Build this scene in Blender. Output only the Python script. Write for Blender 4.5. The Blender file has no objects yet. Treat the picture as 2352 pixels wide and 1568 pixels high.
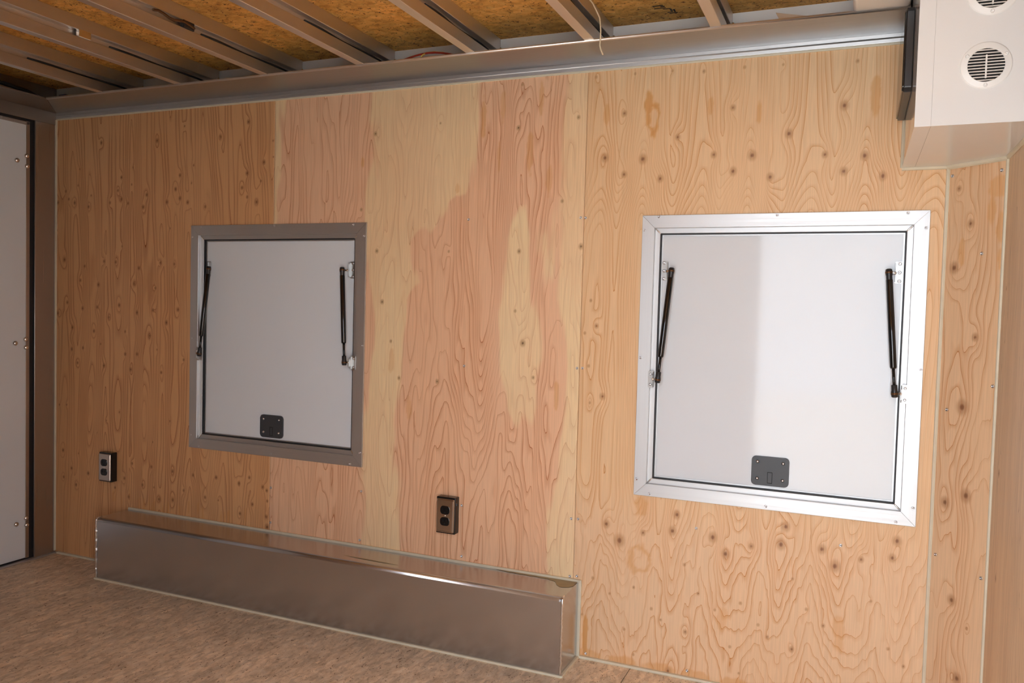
import bpy, bmesh, math, random
import numpy as np
from mathutils import Vector, Matrix

sc = bpy.context.scene
COL = sc.collection

# ------------------------------------------------------------------ camera
W_PX, H_PX = 2352, 1568
CAM = Vector((0.8114, -2.4871, 1.1202)); YAW, PITCH, ROLL, F_PX = -0.3984, -0.0412, 0.027, 1876.7
fwd = Vector((math.sin(YAW) * math.cos(PITCH), math.cos(YAW) * math.cos(PITCH), math.sin(PITCH)))
rt = Vector((math.cos(YAW), -math.sin(YAW), 0)); up = rt.cross(fwd)
R2 = rt * math.cos(ROLL) + up * math.sin(ROLL); U2 = up * math.cos(ROLL) - rt * math.sin(ROLL)
cd = bpy.data.cameras.new('camera'); cam = bpy.data.objects.new('camera', cd); COL.objects.link(cam)
m = Matrix.Identity(4)
for i in range(3):
    m[i][0], m[i][1], m[i][2], m[i][3] = R2[i], U2[i], -fwd[i], CAM[i]
cam.matrix_world = m
cd.sensor_fit = 'HORIZONTAL'; cd.sensor_width = 36.0; cd.lens = F_PX / W_PX * 36.0
cd.clip_start = 0.02
sc.camera = cam

# ------------------------------------------------------------------ daylight, exposure
world = bpy.data.worlds.new('world'); sc.world = world; world.use_nodes = True
bg = world.node_tree.nodes['Background']
bg.inputs[0].default_value = (0.86, 0.95, 1.06, 1); bg.inputs[1].default_value = 1.7
sd = bpy.data.lights.new('sun', 'SUN'); sd.energy = 9.0; sd.angle = math.radians(0.6); sd.color = (1.0, 0.97, 0.92)
so = bpy.data.objects.new('sun', sd); COL.objects.link(so)
so.rotation_euler = Vector((0.72, 0.14, -0.68)).to_track_quat('-Z', 'Y').to_euler()   # sun high beyond the rear end
DOOR_X0, DOOR_X1, DOOR_Z0, DOOR_Z1 = 0.29, 1.10, 0.03, 1.86   # open side door behind the camera
Y_NEAR = -2.35
pl = bpy.data.lights.new('door_portal', 'AREA'); pl.shape = 'RECTANGLE'
pl.size = DOOR_X1 - DOOR_X0; pl.size_y = DOOR_Z1 - DOOR_Z0; pl.cycles.is_portal = True
po = bpy.data.objects.new('door_portal', pl); COL.objects.link(po)
po.location = ((DOOR_X0 + DOOR_X1) / 2, Y_NEAR - 0.06, (DOOR_Z0 + DOOR_Z1) / 2)
po.rotation_euler = (math.radians(90), 0, 0)      # shines towards +y
sc.view_settings.view_transform = 'Standard'
sc.view_settings.look = 'None'
sc.view_settings.gamma = 1.0
sc.view_settings.use_curve_mapping = False
sc.view_settings.exposure = 2.36
sc.cycles.use_denoising = True
sc.cycles.max_bounces = 7; sc.cycles.diffuse_bounces = 5; sc.cycles.glossy_bounces = 4; sc.cycles.transmission_bounces = 0; sc.cycles.transparent_max_bounces = 2
sc.cycles.caustics_reflective = False; sc.cycles.caustics_refractive = False
sc.cycles.use_adaptive_sampling = True; sc.cycles.adaptive_threshold = 0.09
sc.cycles.sample_clamp_indirect = 6.0

# ------------------------------------------------------------------ helpers
def tag(o, label=None, cat=None, group=None, kind=None):
    if label: o['label'] = label
    if cat: o['category'] = cat
    if group: o['group'] = group
    if kind: o['kind'] = kind
    return o

def mesh_from(verts, faces, name='mesh'):
    me = bpy.data.meshes.new(name); me.from_pydata([tuple(v) for v in verts], [], faces); me.update()
    return me

def link(name, me, mat, parent=None, loc=None, smooth=False):
    o = bpy.data.objects.new(name, me); COL.objects.link(o)
    if mat is not None and len(me.materials) == 0: me.materials.append(mat)
    if loc is not None: o.location = loc
    if smooth and len(me.polygons):
        me.polygons.foreach_set('use_smooth', [True] * len(me.polygons)); me.update()
    if parent is not None:
        o.parent = parent
        base = Matrix.Identity(4); p = parent
        while p is not None:
            base = Matrix.Translation(p.location) @ base if p.parent is None else base
            p = p.parent
        o.matrix_parent_inverse = base.inverted() if parent.parent is None else Matrix.Identity(4)
        if parent.parent is not None:
            # parent sits at its own location inside its thing: undo that offset
            o.matrix_parent_inverse = Matrix.Translation(-Vector(parent.location))
    return o

def empty(name, loc):
    o = bpy.data.objects.new(name, None); COL.objects.link(o); o.location = loc
    o.empty_display_size = 0.05
    return o

def finish(bm, name='mesh'):
    bmesh.ops.recalc_face_normals(bm, faces=bm.faces)
    me = bpy.data.meshes.new(name); bm.to_mesh(me); bm.free(); return me

def add_box(bm, lo, hi):
    x0, y0, z0 = lo; x1, y1, z1 = hi
    v = [bm.verts.new(p) for p in ((x0, y0, z0), (x1, y0, z0), (x1, y1, z0), (x0, y1, z0),
                                   (x0, y0, z1), (x1, y0, z1), (x1, y1, z1), (x0, y1, z1))]
    for f in ((0, 3, 2, 1), (4, 5, 6, 7), (0, 1, 5, 4), (1, 2, 6, 5), (2, 3, 7, 6), (3, 0, 4, 7)):
        bm.faces.new([v[i] for i in f])

def box(lo, hi, bev=0.0, seg=2):
    bm = bmesh.new(); add_box(bm, lo, hi)
    if bev:
        bmesh.ops.bevel(bm, geom=bm.edges[:], offset=bev, segments=seg, profile=0.5, affect='EDGES')
    return finish(bm)

def add_prism(bm, poly, d0, d1, axis):
    """poly in the two other axes, extruded along axis from d0 to d1"""
    def P(a, b, d):
        return (d, a, b) if axis == 0 else ((a, d, b) if axis == 1 else (a, b, d))
    v0 = [bm.verts.new(P(a, b, d0)) for a, b in poly]; v1 = [bm.verts.new(P(a, b, d1)) for a, b in poly]
    n = len(poly); bm.faces.new(v0); bm.faces.new(v1[::-1])
    for i in range(n): bm.faces.new((v0[i], v0[(i + 1) % n], v1[(i + 1) % n], v1[i]))

def prism(poly, d0, d1, axis, bev=0.0, seg=2):
    bm = bmesh.new(); add_prism(bm, poly, d0, d1, axis)
    if bev: bmesh.ops.bevel(bm, geom=bm.edges[:], offset=bev, segments=seg, profile=0.5, affect='EDGES')
    return finish(bm)

def rrect(cx, cz, w, h, r, n=5):
    pts = []
    for (sx, sz, a0) in ((1, 1, 0), (-1, 1, 90), (-1, -1, 180), (1, -1, 270)):
        for i in range(n + 1):
            a = math.radians(a0 + 90 * i / n)
            pts.append((cx + sx * (w / 2 - r) + r * math.cos(a), cz + sz * (h / 2 - r) + r * math.sin(a)))
    return pts

def add_lathe(bm, p0, p1, prof, n=14):
    """prof: (t along p0->p1 in metres, radius)"""
    p0, p1 = Vector(p0), Vector(p1); d = (p1 - p0).normalized()
    a = d.orthogonal().normalized(); b = d.cross(a)
    rings = []
    for t, r in prof:
        c = p0 + d * t
        if r < 1e-6: rings.append([bm.verts.new(c)])
        else: rings.append([bm.verts.new(c + (a * math.cos(2 * math.pi * k / n) + b * math.sin(2 * math.pi * k / n)) * r) for k in range(n)])
    for A, B in zip(rings[:-1], rings[1:]):
        for k in range(n):
            if len(A) == 1 and len(B) == 1: continue
            if len(A) == 1: bm.faces.new((A[0], B[k], B[(k + 1) % n]))
            elif len(B) == 1: bm.faces.new((A[k], A[(k + 1) % n], B[0]))
            else: bm.faces.new((A[k], A[(k + 1) % n], B[(k + 1) % n], B[k]))
    for e in (0, -1):
        if len(rings[e]) > 1: bm.faces.new(rings[e])

def lathe(p0, p1, prof, n=14):
    bm = bmesh.new(); add_lathe(bm, p0, p1, prof, n); return finish(bm)

def rod(p0, p1, r, n=12):
    L = (Vector(p1) - Vector(p0)).length
    return lathe(p0, p1, [(0, r), (L, r)], n)

def tube_path(pts, r, n=8):
    bm = bmesh.new(); pts = [Vector(p) for p in pts]; rings = []
    for i, p in enumerate(pts):
        d = (pts[min(i + 1, len(pts) - 1)] - pts[max(i - 1, 0)]).normalized()
        a = d.cross(Vector((0.31, 0.2, 0.93))).normalized(); b = d.cross(a)
        rr = r[i] if isinstance(r, (list, tuple)) else r
        rings.append([bm.verts.new(p + (a * math.cos(2 * math.pi * k / n) + b * math.sin(2 * math.pi * k / n)) * rr) for k in range(n)])
    for A, B in zip(rings[:-1], rings[1:]):
        for k in range(n): bm.faces.new((A[k], A[(k + 1) % n], B[(k + 1) % n], B[k]))
    bm.faces.new(rings[0]); bm.faces.new(rings[-1])
    return finish(bm)

# ------------------------------------------------------------------ materials
def new_mat(name):
    mt = bpy.data.materials.new(name); mt.use_nodes = True
    nt = mt.node_tree; return mt, nt, nt.nodes['Principled BSDF']

def N(nt, t, **kw):
    n = nt.nodes.new(t)
    for k, v in kw.items(): setattr(n, k, v)
    return n

def plain(name, col, rough=0.5, metal=0.0, spec=0.5, coat=0.0, var=0.04, scale=6.0):
    mt, nt, b = new_mat(name)
    tc = N(nt, 'ShaderNodeTexCoord'); nz = N(nt, 'ShaderNodeTexNoise'); nz.inputs['Scale'].default_value = scale
    nz.inputs['Detail'].default_value = 1
    nt.links.new(tc.outputs['Object'], nz.inputs['Vector'])
    mx = N(nt, 'ShaderNodeMix', data_type='RGBA')
    mx.inputs[6].default_value = tuple(c * (1 - var) for c in col) + (1,)
    mx.inputs[7].default_value = tuple(min(1, c * (1 + var)) for c in col) + (1,)
    nt.links.new(nz.outputs['Fac'], mx.inputs[0]); nt.links.new(mx.outputs[2], b.inputs['Base Color'])
    b.inputs['Roughness'].default_value = rough; b.inputs['Metallic'].default_value = metal
    b.inputs['Specular IOR Level'].default_value = spec; b.inputs['Coat Weight'].default_value = coat
    b.inputs['Coat Roughness'].default_value = 0.03
    return mt

def brushed(name, col, rough, stretch=(2, 300, 300), rvar=0.1, bump=0.02):
    """sheet aluminium with fine rolling lines"""
    mt, nt, b = new_mat(name)
    tc = N(nt, 'ShaderNodeTexCoord'); mp = N(nt, 'ShaderNodeMapping'); mp.inputs['Scale'].default_value = stretch
    nt.links.new(tc.outputs['Object'], mp.inputs['Vector'])
    nz = N(nt, 'ShaderNodeTexNoise'); nz.inputs['Scale'].default_value = 1.0; nz.inputs['Detail'].default_value = 2
    nt.links.new(mp.outputs[0], nz.inputs['Vector'])
    mr = N(nt, 'ShaderNodeMapRange'); mr.inputs[3].default_value = rough - rvar / 2; mr.inputs[4].default_value = rough + rvar / 2
    mr.inputs[1].default_value = 0.25; mr.inputs[2].default_value = 0.75
    nt.links.new(nz.outputs['Fac'], mr.inputs[0]); nt.links.new(mr.outputs[0], b.inputs['Roughness'])
    b.inputs['Base Color'].default_value = col + (1,); b.inputs['Metallic'].default_value = 1.0
    return mt

M = {}
M['alu'] = brushed('brushed_aluminium', (0.60, 0.605, 0.61), 0.50)
M['alu_z'] = brushed('brushed_aluminium_upright', (0.62, 0.625, 0.63), 0.50, stretch=(300, 300, 2))
M['alu_well'] = plain('wheel_well_aluminium', (0.54, 0.545, 0.57), 0.22, metal=0.95, var=0.05, scale=3.0)
M['alu_beam'] = brushed('beam_aluminium', (0.74, 0.70, 0.66), 0.42, stretch=(300, 2, 300))
M['alu_ledge'] = brushed('ledge_aluminium', (0.41, 0.42, 0.44), 0.36)
M['post'] = brushed('post_aluminium', (0.46, 0.42, 0.39), 0.32, stretch=(300, 300, 2))
M['mill'] = plain('pale_mill_finish_plate', (0.86, 0.85, 0.84), 0.42, metal=0.0)
M['dark_steel'] = plain('dark_header_steel', (0.26, 0.22, 0.19), 0.42, metal=0.7)
M['header'] = plain('bright_header_plate', (0.86, 0.86, 0.86), 0.35, metal=0.45)
M['steel'] = plain('bright_steel', (0.82, 0.81, 0.80), 0.18, metal=1.0)
M['zinc'] = plain('zinc_bracket', (0.50, 0.50, 0.49), 0.38, metal=1.0)
M['screw'] = plain('zinc_screw', (0.62, 0.62, 0.64), 0.28, metal=1.0)
M['plate_steel'] = brushed('outlet_cover_steel', (0.55, 0.50, 0.46), 0.22, stretch=(300, 300, 3))
M['white'] = plain('gloss_white_panel', (0.735, 0.775, 0.820), 0.07, spec=0.34, var=0.01)
M['white_cab'] = plain('gloss_white_cabinet', (0.75, 0.75, 0.74), 0.05, spec=0.5, var=0.01)
M['vent'] = plain('white_plastic_vent', (0.80, 0.79, 0.76), 0.35, var=0.01)
M['black'] = plain('black_plastic', (0.018, 0.018, 0.020), 0.32)
M['black_gloss'] = plain('black_gloss', (0.006, 0.006, 0.007), 0.12)
M['black_lacquer'] = plain('black_strut_lacquer', (0.004, 0.004, 0.005), 0.16, coat=0.4)
M['rubber'] = plain('black_rubber', (0.010, 0.010, 0.012), 0.55)
M['void'] = plain('dark_duct', (0.004, 0.004, 0.004), 0.9)
M['latch'] = plain('charcoal_latch_plastic', (0.045, 0.048, 0.055), 0.45)
M['caulk'] = plain('beige_caulk', (0.68, 0.62, 0.48), 0.45, var=0.08, scale=30)
M['glue'] = plain('brown_sealant', (0.30, 0.22, 0.10), 0.35, var=0.2, scale=40)
M['wire_white'] = plain('cream_wire', (0.72, 0.60, 0.42), 0.4)
M['wire_red'] = plain('red_wire', (0.25, 0.02, 0.01), 0.4)
M['wire_yellow'] = plain('yellow_wire', (0.55, 0.38, 0.05), 0.4)
M['wire_blue'] = plain('blue_connector', (0.03, 0.06, 0.18), 0.4)
M['paper'] = plain('off_white_strip', (0.66, 0.62, 0.56), 0.6)
M['ink'] = plain('stamp_ink', (0.02, 0.015, 0.012), 0.8)
M['copper'] = plain('brass_clip', (0.13, 0.070, 0.035), 0.35, metal=0.8)
M['concrete'] = plain('concrete_yard', (0.42, 0.41, 0.39), 0.9, var=0.12, scale=1.2)
M['skin'] = plain('outer_skin', (0.70, 0.70, 0.70), 0.5)

def ply_mat(name, sap, heart, line, line_s=(0.35, 0.75), knot=(0.13, 0.050, 0.020), halo=(0.36, 0.175, 0.070)):
    """rotary cut plywood face: growth rings from the 'phase' attribute of the sheet"""
    mt, nt, b = new_mat(name); L = nt.links.new
    def attr(n):
        a = N(nt, 'ShaderNodeAttribute'); a.attribute_name = n; return a.outputs['Fac']
    def smooth(src, a, c, o0=0.0, o1=1.0):
        r = N(nt, 'ShaderNodeMapRange', interpolation_type='SMOOTHSTEP')
        r.inputs[1].default_value = a; r.inputs[2].default_value = c; r.inputs[3].default_value = o0; r.inputs[4].default_value = o1
        L(src, r.inputs[0]); return r.outputs[0]
    def math_(op, a, c):
        n = N(nt, 'ShaderNodeMath', operation=op)
        for i, v in enumerate((a, c)):
            if isinstance(v, (int, float)): n.inputs[i].default_value = v
            else: L(v, n.inputs[i])
        return n.outputs[0]
    def mixc(f, a, c):
        n = N(nt, 'ShaderNodeMix', data_type='RGBA')
        for i, v in ((0, f), (6, a), (7, c)):
            if isinstance(v, tuple): n.inputs[i].default_value = v + (1,)
            elif isinstance(v, (int, float)): n.inputs[i].default_value = v
            else: L(v, n.inputs[i])
        return n.outputs[2]
    tc = N(nt, 'ShaderNodeTexCoord')
    mp = N(nt, 'ShaderNodeMapping'); mp.inputs['Scale'].default_value = (330, 330, 9); L(tc.outputs['Object'], mp.inputs['Vector'])
    nz = N(nt, 'ShaderNodeTexNoise'); nz.inputs['Scale'].default_value = 1.0; nz.inputs['Detail'].default_value = 1
    L(mp.outputs[0], nz.inputs['Vector']); fine = nz.outputs['Fac']
    fr = N(nt, 'ShaderNodeMath', operation='FRACT'); L(attr('phase'), fr.inputs[0]); t = fr.outputs[0]
    u = math_('DIVIDE', math_('SUBTRACT', 1.0, t), attr('width'))
    ring = math_('MAXIMUM', smooth(u, 0.2, 1.0, 1.0, 0.0), math_('MULTIPLY', smooth(u, 0.6, 4.5, 1.0, 0.0), 0.38))
    h = attr('heart'); tone = attr('tone')
    ls = N(nt, 'ShaderNodeMapRange'); ls.inputs[3].default_value = line_s[0]; ls.inputs[4].default_value = line_s[1]; L(h, ls.inputs[0])
    base = mixc(h, sap, heart)
    base = mixc(math_('MULTIPLY', tone, 0.35), base, tuple(c * k for c, k in zip(heart, (0.98, 0.88, 0.76))))
    fib = smooth(fine, 0.25, 0.75, 0.94, 1.05)
    col = mixc(math_('MULTIPLY', math_('MULTIPLY', ring, ls.outputs[0]), attr('ink')), base, line)
    col = mixc(math_('MULTIPLY', attr('stain'), 0.9), col, (0.66, 0.305, 0.085))      # resin stains
    k = math_('ADD', attr('knot'), math_('MULTIPLY', math_('SUBTRACT', fine, 0.5), 0.35))
    col = mixc(smooth(k, 0.7, 1.9, 0.65, 0.0), col, halo)
    col = mixc(smooth(k, 0.22, 0.75, 0.85, 0.0), col, knot)
    vm = N(nt, 'ShaderNodeVectorMath', operation='SCALE'); L(col, vm.inputs[0]); L(fib, vm.inputs['Scale'])
    L(vm.outputs[0], b.inputs['Base Color'])
    b.inputs['Roughness'].default_value = 0.48; b.inputs['Specular IOR Level'].default_value = 0.35
    return mt

M['plyA'] = ply_mat('plywood_knotty', (0.73, 0.44, 0.215), (0.70, 0.395, 0.19), (0.30, 0.085, 0.020), (0.85, 0.95), knot=(0.12, 0.040, 0.014), halo=(0.30, 0.125, 0.045))
M['plyB'] = ply_mat('plywood_figured', (0.88, 0.69, 0.41), (0.83, 0.525, 0.335), (0.50, 0.175, 0.070), (0.28, 0.95), knot=(0.085, 0.035, 0.016), halo=(0.46, 0.255, 0.115))
M['plyC'] = ply_mat('plywood_golden', (0.82, 0.565, 0.300), (0.79, 0.54, 0.335), (0.58, 0.235, 0.062), (0.85, 1.0), knot=(0.23, 0.088, 0.036), halo=(0.50, 0.255, 0.115))
M['plyD'] = ply_mat('plywood_corner', (0.76, 0.52, 0.325), (0.74, 0.50, 0.31), (0.52, 0.215, 0.075), (0.90, 1.0), knot=(0.19, 0.075, 0.032), halo=(0.42, 0.21, 0.10))
M['plyE'] = ply_mat('plywood_end', (0.80, 0.60, 0.41), (0.75, 0.54, 0.365), (0.37, 0.215, 0.12), (0.65, 0.75))

def strand_mat(name, c0, c1, c2, dark, stretch, rough, size=1.0, fleck=0.60):
    """pressed strand board: flakes of different tone, fine streaks and dark flecks"""
    mt, nt, b = new_mat(name); L = nt.links.new
    tc = N(nt, 'ShaderNodeTexCoord'); sx, sy = stretch
    def mapped(k, rot=0.0):
        mp = N(nt, 'ShaderNodeMapping'); mp.inputs['Scale'].default_value = (k * sx / size, k * sy / size, k / size)
        mp.inputs['Rotation'].default_value = (0, 0, rot); L(tc.outputs['Object'], mp.inputs['Vector']); return mp.outputs[0]
    def nz(k, det, dist, rot=0.0):
        n = N(nt, 'ShaderNodeTexNoise'); n.inputs['Scale'].default_value = 1.0; n.inputs['Detail'].default_value = det
        n.inputs['Roughness'].default_value = 0.68; n.inputs['Distortion'].default_value = dist
        L(mapped(k, rot), n.inputs['Vector']); return n.outputs['Fac']
    a = nz(48, 4, 0.5); f = nz(120, 1, 1.2, 0.25); g = nz(9, 1, 0.0)
    vo = N(nt, 'ShaderNodeTexVoronoi'); vo.inputs['Scale'].default_value = 1.0; L(mapped(55, 0.30), vo.inputs['Vector'])
    r = N(nt, 'ShaderNodeValToRGB'); e = r.color_ramp.elements
    e[0].position = 0.34; e[0].color = c0 + (1,); e[1].position = 0.68; e[1].color = c2 + (1,)
    el = e.new(0.5); el.color = c1 + (1,)
    L(a, r.inputs[0])
    bw = N(nt, 'ShaderNodeRGBToBW'); L(vo.outputs['Color'], bw.inputs[0])
    rr = N(nt, 'ShaderNodeMapRange'); rr.inputs[1].default_value = 0.15; rr.inputs[2].default_value = 0.85; rr.inputs[3].default_value = 0.84; rr.inputs[4].default_value = 1.08; L(bw.outputs[0], rr.inputs[0])
    gl = N(nt, 'ShaderNodeMapRange'); gl.inputs[1].default_value = 0.3; gl.inputs[2].default_value = 0.7; gl.inputs[3].default_value = 0.86; gl.inputs[4].default_value = 1.10; L(g, gl.inputs[0])
    mu = N(nt, 'ShaderNodeMath', operation='MULTIPLY'); L(rr.outputs[0], mu.inputs[0]); L(gl.outputs[0], mu.inputs[1])
    fl = N(nt, 'ShaderNodeMapRange', interpolation_type='SMOOTHSTEP'); fl.inputs[1].default_value = fleck; fl.inputs[2].default_value = fleck + 0.07; L(f, fl.inputs[0])
    vm = N(nt, 'ShaderNodeVectorMath', operation='SCALE'); L(r.outputs[0], vm.inputs[0]); L(mu.outputs[0], vm.inputs['Scale'])
    m2 = N(nt, 'ShaderNodeMix', data_type='RGBA'); L(fl.outputs[0], m2.inputs[0]); L(vm.outputs[0], m2.inputs[6]); m2.inputs[7].default_value = dark + (1,)
    L(m2.outputs[2], b.inputs['Base Color']); b.inputs['Roughness'].default_value = rough; b.inputs['Specular IOR Level'].default_value = 0.3
    return mt

M['floor'] = strand_mat('floor_strand_board', (0.64, 0.49, 0.345), (0.82, 0.655, 0.485), (0.91, 0.775, 0.62), (0.25, 0.15, 0.085), (1.0, 0.42), 0.55, 0.8, 0.65)
M['osb'] = strand_mat('roof_strand_board', (0.62, 0.285, 0.065), (0.82, 0.42, 0.105), (0.90, 0.53, 0.16), (0.16, 0.06, 0.018), (0.8, 1.0), 0.7, 1.3, 0.62)

# ------------------------------------------------------------------ dimensions of the trailer room
XL, XR = -2.376, 1.145          # end walls
X_S1, X_S2 = -1.219, 0.0        # sheet joints of the long wall
X_C1, Y_C2 = 1.0216, -0.1145    # splayed corner strip
Z_TOP = 1.872                   # top of the plywood
Z_LEDGE, D_LEDGE = 1.896, 0.195
Z_OSB = 2.0

# ------------------------------------------------------------------ grain fields (numpy)
def hash2(ix, iy, seed):
    h = (ix.astype(np.int64) * 374761393 + iy.astype(np.int64) * 668265263 + seed * 974634777) & 0xFFFFFFFF
    h = ((h ^ (h >> 13)) * 1274126177) & 0xFFFFFFFF
    h = ((h ^ (h >> 16)) * 2246822519) & 0xFFFFFFFF
    return ((h ^ (h >> 15)) & 0xFFFF) / 32767.5 - 1.0

def vnoise(x, y, seed, per=None):
    ix, iy = np.floor(x), np.floor(y); fx, fy = x - ix, y - iy
    fx = fx * fx * fx * (fx * (fx * 6 - 15) + 10); fy = fy * fy * fy * (fy * (fy * 6 - 15) + 10)
    def w(i): return np.mod(i, per) if per else i
    a, b_ = hash2(w(ix), iy, seed), hash2(w(ix + 1), iy, seed)
    c, d = hash2(w(ix), iy + 1, seed), hash2(w(ix + 1), iy + 1, seed)
    return (a * (1 - fx) + b_ * fx) * (1 - fy) + (c * (1 - fx) + d * fx) * fy

def fbm(x, y, seed, octv=4, per=None, gain=0.5):
    s, a = 0, 1.0
    for o in range(octv):
        s = s + a * vnoise(x * 2 ** o, y * 2 ** o, seed + o * 17, per * 2 ** o if per else None); a *= gain
    return s

def smst(a, b_, x):
    t = np.clip((x - a) / (b_ - a), 0, 1); return t * t * (3 - 2 * t)

class Sheet:
    def __init__(s, x0, x1, z0, z1, step=0.004):
        nx, nz = int(round((x1 - x0) / step)) + 1, int(round((z1 - z0) / step)) + 1
        s.xs, s.zs = np.linspace(x0, x1, nx), np.linspace(z0, z1, nz)
        s.X, s.Z = np.meshgrid(s.xs, s.zs)         # rows are z
        s.phase = np.zeros_like(s.X); s.knot = np.full_like(s.X, 9.0)
        s.heart = np.ones_like(s.X); s.stain = np.zeros_like(s.X)
    def add_knots(s, pts, r, amp=2.0, spread=2.6, seed=0):
        rg = random.Random(seed)
        for p in pts:
            x, z = p[:2]; rr = 0.85 * (p[2] if len(p) > 2 else r) * rg.uniform(0.8, 1.2)
            i0, i1 = np.searchsorted(s.xs, x - 14 * rr), np.searchsorted(s.xs, x + 14 * rr)
            j0, j1 = np.searchsorted(s.zs, z - 26 * rr), np.searchsorted(s.zs, z + 26 * rr)
            if i1 <= i0 or j1 <= j0: continue
            sl = (slice(j0, j1), slice(i0, i1)); dx, dz = s.X[sl] - x, s.Z[sl] - z
            d = np.sqrt(dx * dx + (dz / 1.25) ** 2)
            s.knot[sl] = np.minimum(s.knot[sl], d / rr)
            R = spread * rr
            s.phase[sl] += amp * np.exp(-(dx / R) ** 2 - (dz / (2.1 * R)) ** 2) * (1 if rg.random() < 0.8 else -1)
    def blob(s, x, z, rx, rz, ring=False, amt=1.0, seed=3):
        q = np.sqrt(((s.X - x) / rx) ** 2 + ((s.Z - z) / rz) ** 2) + 0.22 * fbm(s.X * 55, s.Z * 40, seed, 3)
        v = (smst(0.45, 0.72, q) if ring else 1.0) * (1 - smst(0.75, 1.1, q))
        s.stain = np.maximum(s.stain, v * amt)
    def build(s, to3d, holes=(), name='sheet', back=None, seed=7, line=0.0026):
        nz, nx = s.X.shape
        gz, gx = np.gradient(s.phase, s.zs, s.xs)
        s.width = np.clip(line * np.sqrt(gx * gx + gz * gz), 0.035, 0.46) * (1 + 0.45 * fbm(s.X * 12, s.Z * 6, seed + 5, 2))
        s.ink = (1 - 0.5 * smst(0.12, 0.42, s.width)) * np.clip(0.85 + 0.5 * fbm(s.X * 14, s.Z * 3, seed + 9, 2), 0.35, 1.05)
        s.tone = np.clip(0.5 + 0.6 * fbm(s.X * 4, s.Z * 1.1, seed, 4), 0, 1)
        P = to3d(s.X, s.Z).reshape(-1, 3)
        idx = np.arange(nz * nx).reshape(nz, nx)
        q = np.stack([idx[:-1, :-1], idx[:-1, 1:], idx[1:, 1:], idx[1:, :-1]], -1)
        cx, cz = (s.X[:-1, :-1] + s.X[1:, 1:]) / 2, (s.Z[:-1, :-1] + s.Z[1:, 1:]) / 2
        keep = np.ones_like(cx, bool)
        for (a, b_, c, d) in holes: keep &= ~((cx > a) & (cx < b_) & (cz > c) & (cz < d))
        q = q[keep].reshape(-1, 4)
        # edge strip: the sheet is 9 mm thick
        ring = np.concatenate([idx[0, :], idx[1:, -1], idx[-1, -2::-1], idx[-2:0:-1, 0]])
        nrm = np.array(back if back is not None else (0, 0.009, 0))
        n0 = len(P); P = np.concatenate([P, P[ring] + nrm])
        k = np.arange(len(ring)); kn = (k + 1) % len(ring)
        side = np.stack([ring[k], n0 + k, n0 + kn, ring[kn]], -1)
        rx, rz = s.X.ravel()[ring], s.Z.ravel()[ring]; ok = np.ones(len(ring), bool)
        for (a, b_, c, d) in holes: ok &= ~((rx > a) & (rx < b_) & (rz > c) & (rz < d))
        side = side[ok]
        q = np.concatenate([q, side])
        me = bpy.data.meshes.new(name)
        me.vertices.add(len(P)); me.vertices.foreach_set('co', P.astype(np.float32).ravel())
        me.loops.add(q.size); me.loops.foreach_set('vertex_index', q.astype(np.int32).ravel())
        me.polygons.add(len(q)); me.polygons.foreach_set('loop_start', (np.arange(len(q)) * 4).astype(np.int32))
        me.update(calc_edges=True)
        for nm in ('phase', 'knot', 'heart', 'stain', 'width', 'tone', 'ink'):
            a = getattr(s, nm).ravel(); a = np.concatenate([a, a[ring]])
            at = me.attributes.new(nm, 'FLOAT', 'POINT'); at.data.foreach_set('value', a.astype(np.float32))
        me.validate()
        return me

def interp_poly(pts, z):
    """x of a boundary given as (x,z) points, at heights z"""
    p = sorted(pts, key=lambda q: q[1]); return np.interp(z, [q[1] for q in p], [q[0] for q in p])

HATCH = {'L': (-1.6155, -0.8062, 0.5327, 1.4089), 'R': (0.1918, 0.9830, 0.5490, 1.4142)}
def hole(k, inset=0.03):
    a, b_, c, d = HATCH[k]; return (a + inset, b_ - inset, c + inset, d - inset)

def wave(x, z, P, x0, e=0.35):
    th = 2 * np.pi * (x - x0) / P
    return np.cos(2 * th) + e * np.cos(th)

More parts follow.
